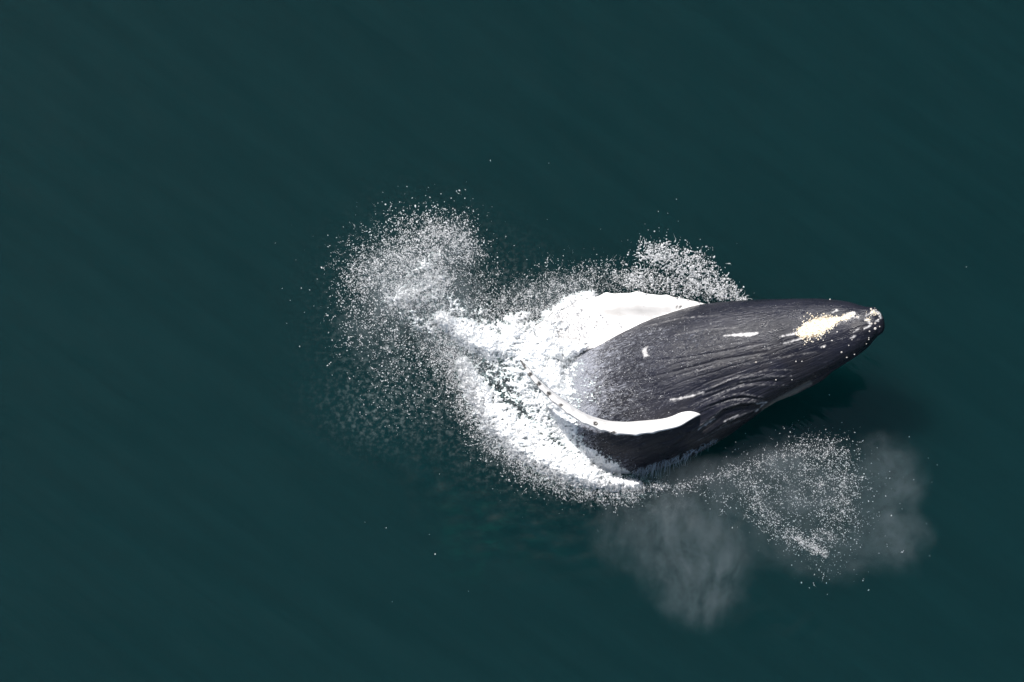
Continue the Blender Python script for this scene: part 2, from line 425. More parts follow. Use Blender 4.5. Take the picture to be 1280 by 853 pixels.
# raised flipper, seen along its leading edge
kn1 = [(0.30, 0.016, 0.05), (0.37, 0.016, 0.05), (0.455, 0.018, 0.06), (0.52, 0.014, 0.045), (0.60, 0.014, 0.04), (0.68, 0.013, 0.035), (0.76, 0.013, 0.03), (0.84, 0.012, 0.03), (0.92, 0.012, 0.025)]
f1 = flipper([(884, 516, 1.34), (876, 518.5, 1.50), (868, 522, 1.66), (859, 527, 1.77), (850, 532, 1.84), (836, 535.5, 1.90), (813, 539.8, 1.94), (789, 542.2, 1.96), (761, 538.6, 1.96), (742.5, 532.6, 1.95), (719, 521, 1.92), (705, 511, 1.89), (686, 495, 1.84), (673, 481.5, 1.79), (663, 470, 1.74), (654.5, 457.5, 1.68), (650, 450.5, 1.64)],
             [(-0.25, 0.36, -0.60), (-0.25, 0.42, -0.62), (-0.24, 0.48, -0.70), (-0.18, 0.50, -0.75), (-0.10, 0.48, -0.78), (0, 0.42, -0.82), (0.02, 0.41, -0.84), (0.02, 0.41, -0.84), (0.03, 0.36, -0.80), (0.04, 0.32, -0.76), (0.05, 0.29, -0.70), (0.06, 0.26, -0.64), (0.07, 0.20, -0.54), (0.06, 0.15, -0.44), (0.05, 0.12, -0.33), (0.03, 0.08, -0.19), (0.01, 0.03, -0.07)],
             [0.06, 0.06, 0.065, 0.07, 0.075, 0.08, 0.08, 0.08, 0.078, 0.075, 0.072, 0.068, 0.06, 0.052, 0.042, 0.028, 0.008], 'up', kn1)
# the other flipper, lying flat beyond the body with its broad face to the sky
kn2 = [(0.2, 0.02, 0.03), (0.34, 0.025, 0.05), (0.5, 0.025, 0.05), (0.64, 0.025, 0.05), (0.78, 0.02, 0.04)]
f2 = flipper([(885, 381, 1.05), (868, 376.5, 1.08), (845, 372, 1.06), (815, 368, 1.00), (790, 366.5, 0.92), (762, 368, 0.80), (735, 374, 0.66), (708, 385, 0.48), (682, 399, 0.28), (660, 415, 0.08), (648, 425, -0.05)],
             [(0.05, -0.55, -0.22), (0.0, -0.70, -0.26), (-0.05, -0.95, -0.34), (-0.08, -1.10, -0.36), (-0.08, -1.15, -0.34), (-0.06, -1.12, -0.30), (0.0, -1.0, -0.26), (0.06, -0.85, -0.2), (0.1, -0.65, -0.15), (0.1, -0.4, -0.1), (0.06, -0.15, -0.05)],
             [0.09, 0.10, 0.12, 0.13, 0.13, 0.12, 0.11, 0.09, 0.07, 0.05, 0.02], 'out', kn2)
whale = link('humpback_whale', body_me)
for k, fm in enumerate((f1, f2)):
    fo = link('flipper_source', fm)
    md = whale.modifiers.new('join', 'BOOLEAN'); md.operation = 'UNION'; md.object = fo; md.solver = 'EXACT'
    try: md.solver = 'MANIFOLD'
    except Exception: pass
    md.material_mode = 'INDEX'
    bpy.context.view_layer.update()
    dg = bpy.context.evaluated_depsgraph_get()
    nm = bpy.data.meshes.new_from_object(whale.evaluated_get(dg))
    whale.modifiers.clear(); whale.data = nm
    bpy.data.objects.remove(fo)
nm.name = 'humpback_whale'
nv = len(nm.vertices); co = np.zeros(nv * 3, np.float32); nm.vertices.foreach_get('co', co); co = co.reshape(-1, 3).astype(float)
no = np.zeros(nv * 3, np.float32); nm.vertices.foreach_get('normal', no); no = no.reshape(-1, 3)
print('whale verts', nv, 'polys', len(nm.polygons))
nm.polygons.foreach_set('use_smooth', np.ones(len(nm.polygons), bool))
vx, vy = to_px(co); vf = sstep(-0.05, 0.25, no @ (-FWD))
ax = at(1100, 398, 2.9) - at(760, 510, -0.2); ax /= np.linalg.norm(ax)
sd = np.cross(ax, [0, 0, 1]); sd /= np.linalg.norm(sd); upx = np.cross(sd, ax)
org = at(900, 450, 1.2)
a_ = nm.attributes.new('bodyco', 'FLOAT_VECTOR', 'POINT')
bco = stack((co - org) @ ax, (co - org) @ sd, (co - org) @ upx)
a_.data.foreach_set('vector', bco.astype(np.float32).ravel())
jit = 2.2 * fbm(stack(vx * 0.25, vy * 0.25, 0 * vx), 3)
jit2 = fbm(stack(vx * 0.45, vy * 0.45, 0 * vx + 3), 3)
def paint(pts, soft=1.2):
    d, al, r = seg_dist(vx, vy, pts)
    return (1 - sstep(-soft, soft, d - r + jit)) * vf
mark_glint = np.zeros(nv)
MARKS = [[(905, 419.5, 0.3), (920, 419, 1.4), (938, 418, 2.2), (947, 417, 1.0)],  # this first streak is a wet glint painted white
         [(809, 434, 0.6), (806, 436.5, 1.8), (805.5, 440, 2.8), (807, 443.5, 2.6), (811, 445, 0.8)],
         [(1050, 399.5, 1.5), (1056, 397.5, 3.2), (1061, 396, 3.0)], [(1062, 393.5, 2.6), (1067, 393, 2.6)], [(1069, 397, 1.2), (1072, 396.5, 1.4)],
         [(1041, 391, .2), (1046, 388, 0.8)], [(1063, 423, .1), (1069, 420, 0.9)], [(1066, 416, .1), (1074, 411, .6)],
         [(1080, 411, .6), (1088, 407.5, 1.0)], [(945, 505, .2), (958, 503, .9)], [(955, 505, .4), (945, 514, .6)], [(873, 537, .1), (888, 527, 1.0), (893, 524, 0.3)],
         [(905, 527, .3), (922, 519, .7)], [(975, 421, .2), (990, 418, .7), (1000, 414, .6)], [(978, 430, .1), (1000, 424, .8), (1006, 421, .5)],
         [(838, 500, .5), (862, 496, .9), (880, 491, .4)], [(1026, 434, .4), (1031, 433, 1.2)], [(1086, 404, 1.0), (1089, 406, 1.0)],
         [(1083, 395, 0.2), (1092, 389, .8), (1099, 391, 1.0), (1101, 398, 1.0)], [(1081, 399, .8), (1086, 401, 1.4)], [(1096, 401, 1.0), (1098, 401, 1.2)]]
for m_ in MARKS: mark_glint = np.maximum(mark_glint, paint(m_) * 0.9)
GLINT_LINES = [[(838, 503, .4), (862, 497, .7), (895, 489, .5), (925, 478, .5), (960, 471, .4), (990, 470, .2)], [(866, 538, .3), (890, 523, .6), (903, 511, .6), (925, 503.5, .6), (950, 502, .4)], [(868, 508, .3), (900, 496, .5), (925, 492, .5), (955, 497, .3)],  # wet glints along the fold ridges, painted as pale lines
         [(880, 512, .3), (905, 502, .5), (930, 498, .5), (956, 501, .3)], [(890, 484, .3), (925, 470, .5), (960, 463, .4), (1000, 462, .2)], [(900, 534, .2), (922, 521, .7), (940, 514, .5), (958, 505, .3)], [(870, 552, .2), (900, 536, .5), (925, 526, .3)],
         [(850, 470, .2), (900, 456, .4), (950, 446, .3)], [(930, 456, .2), (980, 446, .4), (1020, 440, .2)], [(880, 500, .2), (915, 486, .4), (945, 481, .4), (985, 482, .2)], [(960, 436, .2), (1000, 428, .4), (1030, 420, .2)], [(800, 410, .3), (850, 398, .5), (900, 394, .3)], [(840, 420, .3), (880, 412, .5), (920, 410, .3)]]
for m_ in GLINT_LINES: mark_glint = np.maximum(mark_glint, paint(m_, 0.9) * (0.09 + 0.20 * sstep(-.2, .35, jit2)))
patch = paint([(1004, 417, 3), (1012, 411, 8), (1022, 407.5, 9.5), (1034, 404, 7.5), (1044, 400.5, 3)], 1.6)
patch = np.maximum(patch, paint([(1003, 421, 2), (1014, 418, 4), (1022, 415, 4)], 1.4)) * sstep(-0.5, -0.15, jit2)
film = 1.1 * (1 - sstep(690, 785, vx)) + 0.62 * (1 - sstep(720, 900, vx)) + 0.34 * (1 - sstep(820, 985, vx)) + 0.04
film = np.minimum(film, 1.8)
film *= 1 - 0.5 * sstep(0, 12, vy - np.interp(vx, [700, 740, 790, 860, 950, 1000], [515, 532, 548, 535, 520, 500])) * sstep(700, 760, vx)
film *= 0.45 + 0.55 * sstep(376, 398, vy - np.interp(vx, [740, 870], [40, 0]))
film += 0.9 * np.exp(-((vy - np.interp(vx, [690, 760, 800], [560, 585, 592])) / 14) ** 2) * (1 - sstep(780, 812, vx))
fl_ = np.exp(-((vx - 870) / 60) ** 2 - ((vy - 418) / 18) ** 2) * 0.35; film += fl_
brown_lit = np.exp(-((vx - 905) / 40) ** 2 - ((vy - 540) / 16) ** 2) + 1.3 * np.exp(-((vx - 845) / 38) ** 2 - ((vy - 556) / 12) ** 2) + 0.3 * np.exp(-((vx - 960) / 70) ** 2 - ((vy - 455) / 30) ** 2) + 0.8 * np.exp(-((vx - 1070) / 18) ** 2 - ((vy - 405) / 8) ** 2)  # brown mottling, with the lower flank's sunlit tone painted in
# tan skin of the upper jaw below the lip
dl, al, rl = seg_dist(vx, vy, [(955, 513, 3), (975, 499, 3), (990, 491, 2.5), (1012, 479, 1)])
tan = np.clip(1.3 * np.exp(-(dl / 3.2) ** 4), 0, 1)
spot_shade = np.zeros(nv)
for (sx_, sy_, sr) in [(651, 452.5, 2.2), (654, 456.5, 2.0), (656, 460, 1.4), (662.5, 468, 2.2), (673.5, 480, 2.3), (686, 492.5, 2.4), (701, 506.5, 1.6), (744, 530, 2.2), (768, 540, 1.6), (764, 541.5, 1.3), (846, 384.5, 1.4), (850, 383, 1.4)]:
    spot_shade = np.maximum(spot_shade, 1 - sstep(-0.5, 0.8, np.hypot(vx - sx_, (vy - sy_) * 1.1) - sr * 1.35 + 0.6 * jit))
spot_shade = np.maximum(spot_shade, 0.52 * np.exp(-((vx - 800) / 62) ** 2 - ((vy - 388) / 9) ** 2))  # soft shading on the far flipper's broad face, painted as grey
for nme, arr in (('mark_glint', mark_glint), ('patch', patch), ('film', film), ('brown_lit', np.clip(brown_lit, 0, 1)), ('spot_shade', spot_shade), ('tan', tan)):
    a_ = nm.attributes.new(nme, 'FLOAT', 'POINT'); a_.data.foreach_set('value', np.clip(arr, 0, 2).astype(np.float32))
tag(whale, 'humpback whale breaching belly up, black pleated throat and long white flippers', 'whale')

tri_i = np.zeros(len(nm.loops), np.int32); nm.loops.foreach_get('vertex_index', tri_i)
polys = [tuple(pl.vertices) for pl in nm.polygons]
bvh = BVHTree.FromPolygons([tuple(c) for c in co], polys)
pmat = np.zeros(len(nm.polygons), np.int32); nm.polygons.foreach_get('material_index', pmat)
CPV = Vector(CP)
def hit(px, py):
    return bvh.ray_cast(CPV, ray(px, py))

# ---------------- barnacles
bm_, nt, out = material('barnacle_shell')
p = N(nt, 'ShaderNodeBsdfPrincipled'); tc = N(nt, 'ShaderNodeTexCoord'); oi = N(nt, 'ShaderNodeObjectInfo')
col = mixc(nt, oi.outputs['Random'], (0.62, 0.59, 0.56), (0.48, 0.43, 0.38))
nt.links.new(col, p.inputs['Base Color']); p.inputs['Roughness'].default_value = 0.6
nt.links.new(bump(nt, noise_n(nt, tc.outputs['Object'], 60, 2), 0.5, 0.01), p.inputs['Normal'])
nt.links.new(p.outputs[0], out.inputs['Surface'])
def barnacle_mesh(seed):
    r = np.random.default_rng(seed); k = 7; rings = [(1.0, -0.3), (0.9, 0.35), (0.62, 0.8), (0.38, 0.82), (0.30, 0.5)]
    vs = []; fs = []
    for j, (rr_, zz) in enumerate(rings):
        for i in range(k):
            a1 = 2 * math.pi * (i + r.uniform(-.15, .15)) / k; q_ = rr_ * r.uniform(.85, 1.15)
            vs.append((q_ * math.cos(a1), q_ * math.sin(a1), zz * r.uniform(.85, 1.15)))
    for j in range(len(rings) - 1):
        for i in range(k):
            a1, b1 = j * k + i, j * k + (i + 1) % k; fs.append((a1, b1, b1 + k)); fs.append((a1, b1 + k, a1 + k))
    vs.append((0, 0, 0.4)); o0 = (len(rings) - 1) * k
    for i in range(k): fs.append((o0 + i, o0 + (i + 1) % k, len(vs) - 1))
    return mesh_np('barnacle', np.array(vs), np.array(fs), bm_, True)
bmeshes = [barnacle_mesh(s) for s in range(5)]
B0 = [(1089, 387, 1.6), (1092.5, 388, 1.1), (1095, 387.5, 0.9), (1097.5, 393, 1.5), (1099, 396, 1.1), (1089.5, 405, 1.5), (1094, 404.5, 1.4), (1094, 411, 1.8), (1087, 414.5, 1.3), (1099.5, 408.5, 1.0),
      (1081.5, 401, 1.2), (1085, 400, 1.3), (1098, 400, 1.3), (1083, 393, .9), (1071.5, 396.5, 1.5), (1052, 440.5, 1.3), (1058.5, 447, 1.1), (1068, 443, 1.0), (1083, 430, 1.0), (1086, 424.5, 1.0), (1086, 422.5, .9),
      (1030, 434, 1.3), (1002.5, 452, 1.1), (995, 452, .9), (1040, 426, .9), (1046.5, 415, 1.0), (1037.5, 374.5, 1.0), (945, 453, 1.2), (990, 475, 0.9), (970, 475, .9), (1061, 432, 0.8), (1065, 425, .8),
      (1005, 401, .8), (1013, 392, .8), (1001, 398, .8), (998, 409, .9), (992, 412, .9), (1008, 428, .8), (1016, 428, .7), (1027, 397, .8), (1042, 397, .8), (1049, 405, .8), (988, 417, .7), (1046, 406, .8), (763, 541, 1.0), (768, 539, 1.1), (745, 530, 1.0)]
for px_, py_, r_ in B0:
    h_ = hit(px_, py_)
    if h_[0] is None: continue
    o = link('barnacle', random.choice(bmeshes), whale)
    o.location = h_[0]; rr_ = r_ / 60.0 * random.uniform(.85, 1.1)
    o.scale = (rr_, rr_, rr_ * random.uniform(.7, 1.1))
    o.rotation_euler = h_[1].to_track_quat('Z', 'Y').to_euler()
# the crusted cream patch on the throat
cm, nt, out = material('cream_barnacle_crust')
p = N(nt, 'ShaderNodeBsdfPrincipled'); geo = N(nt, 'ShaderNodeNewGeometry')
cn_ = noise_n(nt, geo.outputs['Position'], 30, 2)
nt.links.new(mixc(nt, maprange(nt, cn_, .35, .65), (0.66, 0.54, 0.36), (0.78, 0.74, 0.66)), p.inputs['Base Color'])
p.inputs['Roughness'].default_value = 0.7; nt.links.new(p.outputs[0], out.inputs['Surface'])

# ------------------------------------------------------------------ drop builder
def ico():
    t = (1 + 5 ** .5) / 2
    v = np.array([(-1, t, 0), (1, t, 0), (-1, -t, 0), (1, -t, 0), (0, -1, t), (0, 1, t), (0, -1, -t), (0, 1, -t), (t, 0, -1), (t, 0, 1), (-t, 0, -1), (-t, 0, 1)], float)
    v /= np.linalg.norm(v, axis=1)[:, None]
    f = np.array([(0, 11, 5), (0, 5, 1), (0, 1, 7), (0, 7, 10), (0, 10, 11), (1, 5, 9), (5, 11, 4), (11, 10, 2), (10, 7, 6), (7, 1, 8), (3, 9, 4), (3, 4, 2), (3, 2, 6), (3, 6, 8), (3, 8, 9), (4, 9, 5), (2, 4, 11), (6, 2, 10), (8, 6, 7), (9, 8, 1)])
    return v, f
def octa():
    v = np.array([(1, 0, 0), (-1, 0, 0), (0, 1, 0), (0, -1, 0), (0, 0, 1), (0, 0, -1)], float)
    f = np.array([(0, 2, 4), (2, 1, 4), (1, 3, 4), (3, 0, 4), (2, 0, 5), (1, 2, 5), (3, 1, 5), (0, 3, 5)])
    return v, f
def drops_mesh(name, P_, r, mat, shape='octa', elong=1.8, direction=None, wob=0.25):
    v, f = ico() if shape == 'ico' else octa()
    n = len(P_); k = len(v)
    qn = rng.normal(size=(n, 4)); qn /= np.linalg.norm(qn, axis=1)[:, None]
    w, x, y, z = qn.T
    Rm = np.stack([np.stack([1 - 2 * (y * y + z * z), 2 * (x * y - z * w), 2 * (x * z + y * w)], -1),
                   np.stack([2 * (x * y + z * w), 1 - 2 * (x * x + z * z), 2 * (y * z - x * w)], -1),
                   np.stack([2 * (x * z - y * w), 2 * (y * z + x * w), 1 - 2 * (x * x + y * y)], -1)], 1)
    sc = np.stack([rng.uniform(1, elong, n), rng.uniform(.75, 1.1, n), rng.uniform(.6, 1.0, n)], -1)
    vv = v[None] * (1 + rng.uniform(-wob, wob, (n, k, 1))) * sc[:, None, :]
    vv = np.einsum('nij,nkj->nki', Rm, vv) * r[:, None, None] + P_[:, None, :]
    ff = f[None] + (np.arange(n) * k)[:, None, None]
    return mesh_np(name, vv.reshape(-1, 3), ff.reshape(-1, 3), mat, shape == 'ico')

pts = []; rad_ = []
for k in range(2600):
    u_ = random.random(); px_ = 1000 + 48 * u_ + random.uniform(-3, 3); mid = np.interp(px_, [1000, 1012, 1024, 1036, 1048], [416, 411, 408.5, 405, 399]); hw = np.interp(px_, [1000, 1008, 1024, 1038, 1048], [5, 11, 12, 7, 2.5])
    e = random.gauss(0, 0.55); px_ += random.gauss(0, 2.0); py_ = mid + e * hw
    if abs(e) > 0.8 and random.random() < 0.55: continue
    h_ = hit(px_, py_)
    if h_[0] is None: continue
    pts.append(np.array(h_[0]) + np.array(h_[1]) * 0.006); rad_.append(random.uniform(0.010, 0.022))
for px_, py_, w_, n_ in [(1056, 397.5, 5, 90), (1064, 393, 4, 70), (1060, 397, 3, 30), (1092, 391, 6, 40), (1085, 400, 3.5, 25)]:
    for k in range(n_):
        h_ = hit(px_ + random.gauss(0, w_ * .5), py_ + random.gauss(0, w_ * .32))
        if h_[0] is None: continue
        pts.append(np.array(h_[0]) + np.array(h_[1]) * 0.004); rad_.append(random.uniform(0.009, 0.02))
crust = link('barnacle_crust', drops_mesh('barnacle_crust', np.array(pts), np.array(rad_), cm, 'octa', 1.3), whale)
crust['kind'] = 'stuff'; crust['label'] = 'cream crust of small barnacles on the throat near the chin'

# ================================================================== FOAM AND SPRAY
fm_, nt, out = material('white_foam')
p = N(nt, 'ShaderNodeBsdfPrincipled'); geo = N(nt, 'ShaderNodeNewGeometry'); P = geo.outputs['Position']
f1_ = noise_n(nt, P, 7.0, 5, 0.65)
thin = attr(nt, 'thin').outputs['Fac']
cf = mixc(nt, maprange(nt, f1_, 0.3, 0.6), (0.86, 0.89, 0.89), (0.94, 0.945, 0.945))
cf = mixc(nt, thin, cf, (0.38, 0.47, 0.47))
nt.links.new(cf, p.inputs['Base Color']); p.inputs['Roughness'].default_value = 0.6
p.inputs['Specular IOR Level'].default_value = 0.3
nt.links.new(bump(nt, noise_n(nt, P, 26, 4, 0.7), 0.22, 0.02), p.inputs['Normal'])
nt.links.new(p.outputs[0], out.inputs['Surface'])
dm, nt, out = material('white_spray')
p = N(nt, 'ShaderNodeBsdfPrincipled'); geo = N(nt, 'ShaderNodeNewGeometry')
nt.links.new(mixc(nt, geo.outputs['Random Per Island'], (0.42, 0.44, 0.45), (0.95, 0.93, 0.93)), p.inputs['Base Color'])
p.inputs['Roughness'].default_value = 0.35; p.inputs['IOR'].default_value = 1.33
tr = N(nt, 'ShaderNodeBsdfTranslucent'); tr.inputs['Color'].default_value = (0.9, 0.9, 0.9, 1)
ms = N(nt, 'ShaderNodeMixShader'); ms.inputs[0].default_value = 0.42
nt.links.new(p.outputs[0], ms.inputs[1]); nt.links.new(tr.outputs[0], ms.inputs[2]); nt.links.new(ms.outputs[0], out.inputs['Surface'])

def field(x, y, caps):
    D = np.zeros(np.shape(x))
    for pts_, inten, soft in caps:
        d, al, r = seg_dist(x, y, pts_ if len(pts_) > 1 else [pts_[0], (pts_[0][0] + 0.01, pts_[0][1], pts_[0][2])])
        D = np.maximum(D, inten * (1 - sstep(1 - soft, 1 + soft * 0.4, d / r)))
    return D

# ---- foam thrown up where the body leaves the water: a mound with torn edges and holes
FOAM = [([(578, 455, 12), (592, 482, 22), (610, 508, 30), (632, 530, 34), (658, 552, 36), (690, 573, 33), (722, 588, 28), (752, 599, 20), (778, 604, 14), (796, 606, 9)], 1.0, 0.95),
        ([(552, 398, 16), (585, 418, 26), (615, 428, 33), (645, 425, 35), (675, 425, 30), (705, 405, 30), (735, 395, 26), (760, 395, 20)], 1.0, 0.95),
        ([(650, 420, 32), (668, 448, 36), (690, 470, 34), (702, 500, 24)], 1.0, 0.95),
        ([(640, 450, 24), (650, 480, 26), (672, 510, 28), (700, 545, 30)], 0.66, 0.95),
        ([(690, 400, 20), (715, 380, 16), (740, 372, 12)], 0.95, 0.95), ([(680, 432, 26), (710, 434, 26), (735, 425, 17)], 1.1, 0.9),
        ([(490, 376, 24), (520, 366, 30), (550, 352, 24)], 0.56, 1.0), ([(515, 345, 16), (545, 320, 20)], 0.48, 1.0), ([(550, 372, 20), (585, 405, 22)], 0.58, 1.0), ([(500, 380, 18), (520, 400, 18), (556, 415, 22)], 0.52, 1.0),
        ([(636, 402, 14), (655, 395, 12)], 0.7, 1.0), ([(715, 540, 28), (740, 572, 26)], 0.66, 1.0), ([(590, 395, 16), (610, 380, 10)], 0.45, 1.0), ([(610, 455, 30), (650, 495, 26)], 0.52, 1.0)]
fx = np.arange(440, 820, 0.8); fy = np.arange(285, 640, 0.8)
GX, GY = np.meshgrid(fx, fy)
D = field(GX, GY, FOAM)
nn = fbm(stack(GX * 0.055, GY * 0.055, 0 * GX + 2), 5, 0.6)
rd = ridged(stack(GX * 0.11 + 0.6 * nn, GY * 0.11 - 0.6 * nn, 0 * GX + 7), 4)
fine = fbm(stack(GX * 0.30, GY * 0.30, 0 * GX + 31), 3, 0.7)
rr0 = np.hypot(GX - 770, GY - 500); th0 = np.arctan2(GY - 500, GX - 770)
flow = fbm(stack(th0 * 26 + 1.5 * nn, rr0 * 0.045, 0 * GX + 51), 4, 0.65)
fine = 0.5 * fine + 0.75 * flow
frz = ridged(stack(GX * 0.22 + 1.2 * fine, GY * 0.22 - 1.2 * nn, 0 * GX + 15), 3)
K = D * 1.75 + 0.50 * nn + 0.75 * (rd - 0.62) + 0.70 * fine + 0.55 * (frz - 0.62) - 0.68
K = np.where(D < 0.03, -1, K)
plume = np.exp(-((GX - 525) / 60) ** 2 - ((GY - 365) / 60) ** 2)
Hh = 0.08 + 0.50 * sstep(0.3, 1.0, D) + 0.25 * plume
top = np.clip(K / 0.7, 0, 1)
zf = 0.012 + Hh * (top ** 0.6) * (0.75 + 0.35 * nn + 0.12 * (rd - 0.6) + 0.09 * fine) 
zf = np.maximum(zf, 0.012)
# white water also sheets over the rear of the body
VEIL = [([(690, 430, 30), (694, 470, 34), (698, 510, 34), (704, 545, 30)], 1.0), ([(715, 560, 20), (745, 580, 20), (780, 594, 14)], 0.95), ([(735, 418, 10), (765, 408, 8)], 0.6), ([(725, 465, 44), (735, 500, 44)], 0.50), ([(760, 480, 50)], 0.34)]
Dv = np.zeros(GX.shape)
for vp, vi_ in VEIL:
    d_, al_, r_ = seg_dist(GX, GY, vp); Dv = np.maximum(Dv, vi_ * np.exp(-0.9 * (d_ / r_) ** 2))
Kv = Dv * 1.45 + 0.40 * nn + 0.5 * (rd - 0.62) + 0.85 * fine + 0.5 * (frz - 0.62) - 0.80
on = np.zeros(GX.shape, bool)
for i_ in range(GX.shape[0]):
    for j_ in range(GX.shape[1]):
        if GX[i_, j_] < 660 or GY[i_, j_] < 380: continue
        h_ = hit(GX[i_, j_], GY[i_, j_])
        if h_[0] is not None and h_[0].z > -0.1:
            if pmat[h_[2]] == 1:
                if h_[0].z > zf[i_, j_]: K[i_, j_] = -1
            elif h_[0].z + 0.02 > zf[i_, j_]:
                on[i_, j_] = True; zf[i_, j_] = h_[0].z + 0.012 + 0.05 * max(Kv[i_, j_], 0) * (1 + fine[i_, j_])
K = np.where(on, Kv, K)
keep = K > 0.0
vi = -np.ones(GX.shape, int)
cell = keep[:-1, :-1] & keep[:-1, 1:] & keep[1:, 1:] & keep[1:, :-1]
PT = at(GX, GY, zf)
ia = np.arange(GX.size).reshape(GX.shape)
Qf = np.stack([ia[1:, :-1], ia[1:, 1:], ia[:-1, 1:], ia[:-1, :-1]], -1)[cell]
used = np.unique(Qf); remap = -np.ones(GX.size, int); remap[used] = np.arange(len(used))
fme = mesh_np('foam', PT.reshape(-1, 3)[used], remap[Qf], fm_, True)
a_ = fme.attributes.new('thin', 'FLOAT', 'POINT'); a_.data.foreach_set('value', (1 - sstep(0.0, 0.38, K)).reshape(-1)[used].astype(np.float32))
foam = tag(link('foam', fme), 'thick white churned foam where the whale breaks the surface', 'foam', 'stuff')
zfoam = np.where(keep, zf, 0.0)
def foam_z(px, py):
    i = np.clip(((py - 285) / 0.8).astype(int), 0, GX.shape[0] - 1); j = np.clip(((px - 440) / 0.8).astype(int), 0, GX.shape[1] - 1)
    ok = (px > 440) & (px < 819) & (py > 285) & (py < 639)
    return np.where(ok, zfoam[i, j], 0.0)

def sample(caps, n, clump=1.0, scale=0.12, seed=0, box=(340, 190, 1250, 840), sharp=1.7, origin=(690, 480), single=0.42):
    """photo pixels of n drops: single drops and short curling strings of drops flung away from the origin"""
    xs = np.arange(box[0], box[2]); ys = np.arange(box[1], box[3]); gx_, gy_ = np.meshgrid(xs, ys)
    d = np.zeros(gx_.shape)
    for pts_, inten, soft in caps:
        dd, al, r = seg_dist(gx_, gy_, pts_ if len(pts_) > 1 else [pts_[0], (pts_[0][0] + 0.01, pts_[0][1], pts_[0][2])])
        d = np.maximum(d, inten * np.exp(-sharp * (dd / r) ** 2))
    nz = fbm(stack(gx_ * scale, gy_ * scale, 0 * gx_ + seed), 4, 0.6)
    rz = ridged(stack(gx_ * scale * 1.4 + nz, gy_ * scale * 1.4 - nz, 0 * gx_ + seed + 5), 3)
    wgt = (d * np.exp(clump * (2.2 * nz + 2.0 * (rz - 0.6)))).ravel()
    cs = np.cumsum(wgt); X_ = []; Y_ = []; S_ = []
    tot = 0
    ns = int(n * single); pick = np.searchsorted(cs, rng.random(ns) * cs[-1])
    X_.append(xs[pick % len(xs)] + rng.random(ns)); Y_.append(ys[pick // len(xs)] + rng.random(ns)); S_.append(np.ones(ns))
    left = n - ns
    nchain = max(1, left // 7); pick = np.searchsorted(cs, rng.random(nchain) * cs[-1])
    cx_ = xs[pick % len(xs)] + rng.random(nchain); cy_ = ys[pick // len(xs)] + rng.random(nchain)
    ang = np.arctan2(cy_ - origin[1], cx_ - origin[0]) + rng.normal(0, 0.7, nchain); turn = rng.normal(0, 0.25, nchain); size_ = rng.uniform(0.6, 1.25, nchain); ln_ = rng.integers(3, 13, nchain)
    for k in range(13):
        m_ = ln_ > k
        X_.append(cx_[m_]); Y_.append(cy_[m_]); S_.append((size_ * (1 - 0.5 * k / 13))[m_])
        st_ = rng.uniform(0.6, 1.5, nchain); ang = ang + turn + rng.normal(0, 0.25, nchain)
        cx_ = cx_ + st_ * np.cos(ang); cy_ = cy_ + st_ * np.sin(ang)
    X_ = np.concatenate(X_); Y_ = np.concatenate(Y_); S_ = np.concatenate(S_)
    ix = np.clip(X_.astype(int) - box[0], 0, len(xs) - 1); iy = np.clip(Y_.astype(int) - box[1], 0, len(ys) - 1)
    return X_, Y_, np.clip(d[iy, ix], 0, 1), S_

def spray(name, caps, n, size, label, hz, shape='octa', clump=1.0, scale=0.12, seed=0, over=0.25, elong=1.8, stray=0.0, single=0.42):
    """drops: size = (min,max) radius in photo pixels; hz = (base, spread) height in metres above what lies below"""
    x, y, d, sz = sample(caps, n, clump, scale, seed, single=single); n = len(x)
    if stray:
        k = rng.random(n) < stray
        ang = rng.random(n) * 2 * math.pi; rr2 = np.abs(rng.normal(0, 22, n))
        x = np.where(k, x + rr2 * np.cos(ang), x); y = np.where(k, y + rr2 * np.sin(ang), y)
    z = hz[0] + rng.random(n) ** 1.6 * hz[1] * (0.35 + 0.65 * d)
    z = np.maximum(z, foam_z(x, y) + rng.random(n) * 0.12)
    Pn = at(x, y, z)
    zb = 0
    out_ = np.ones(n, bool)
    for i in range(n):
        h_ = hit(x[i], y[i])
        if h_[0] is not None and h_[0].z > z[i] - 0.05:
            o_ = random.random() ** 2 * over + 0.015
            zz = h_[0].z + o_
            if over <= 0 or (pmat[h_[2]] == 1 and x[i] > 640 and (y[i] > 445 or x[i] > 730) and random.random() < 0.985): out_[i] = False
            Pn[i] = at(x[i], y[i], zz)
    rp = (size[0] + (size[1] - size[0]) * rng.random(n) ** 3.2) * sz
    Pn = Pn[out_]; rp = rp[out_]
    o = link(name, drops_mesh(name, Pn, rp / 60.0, dm, shape, elong))
    return tag(o, label, 'spray', 'stuff')

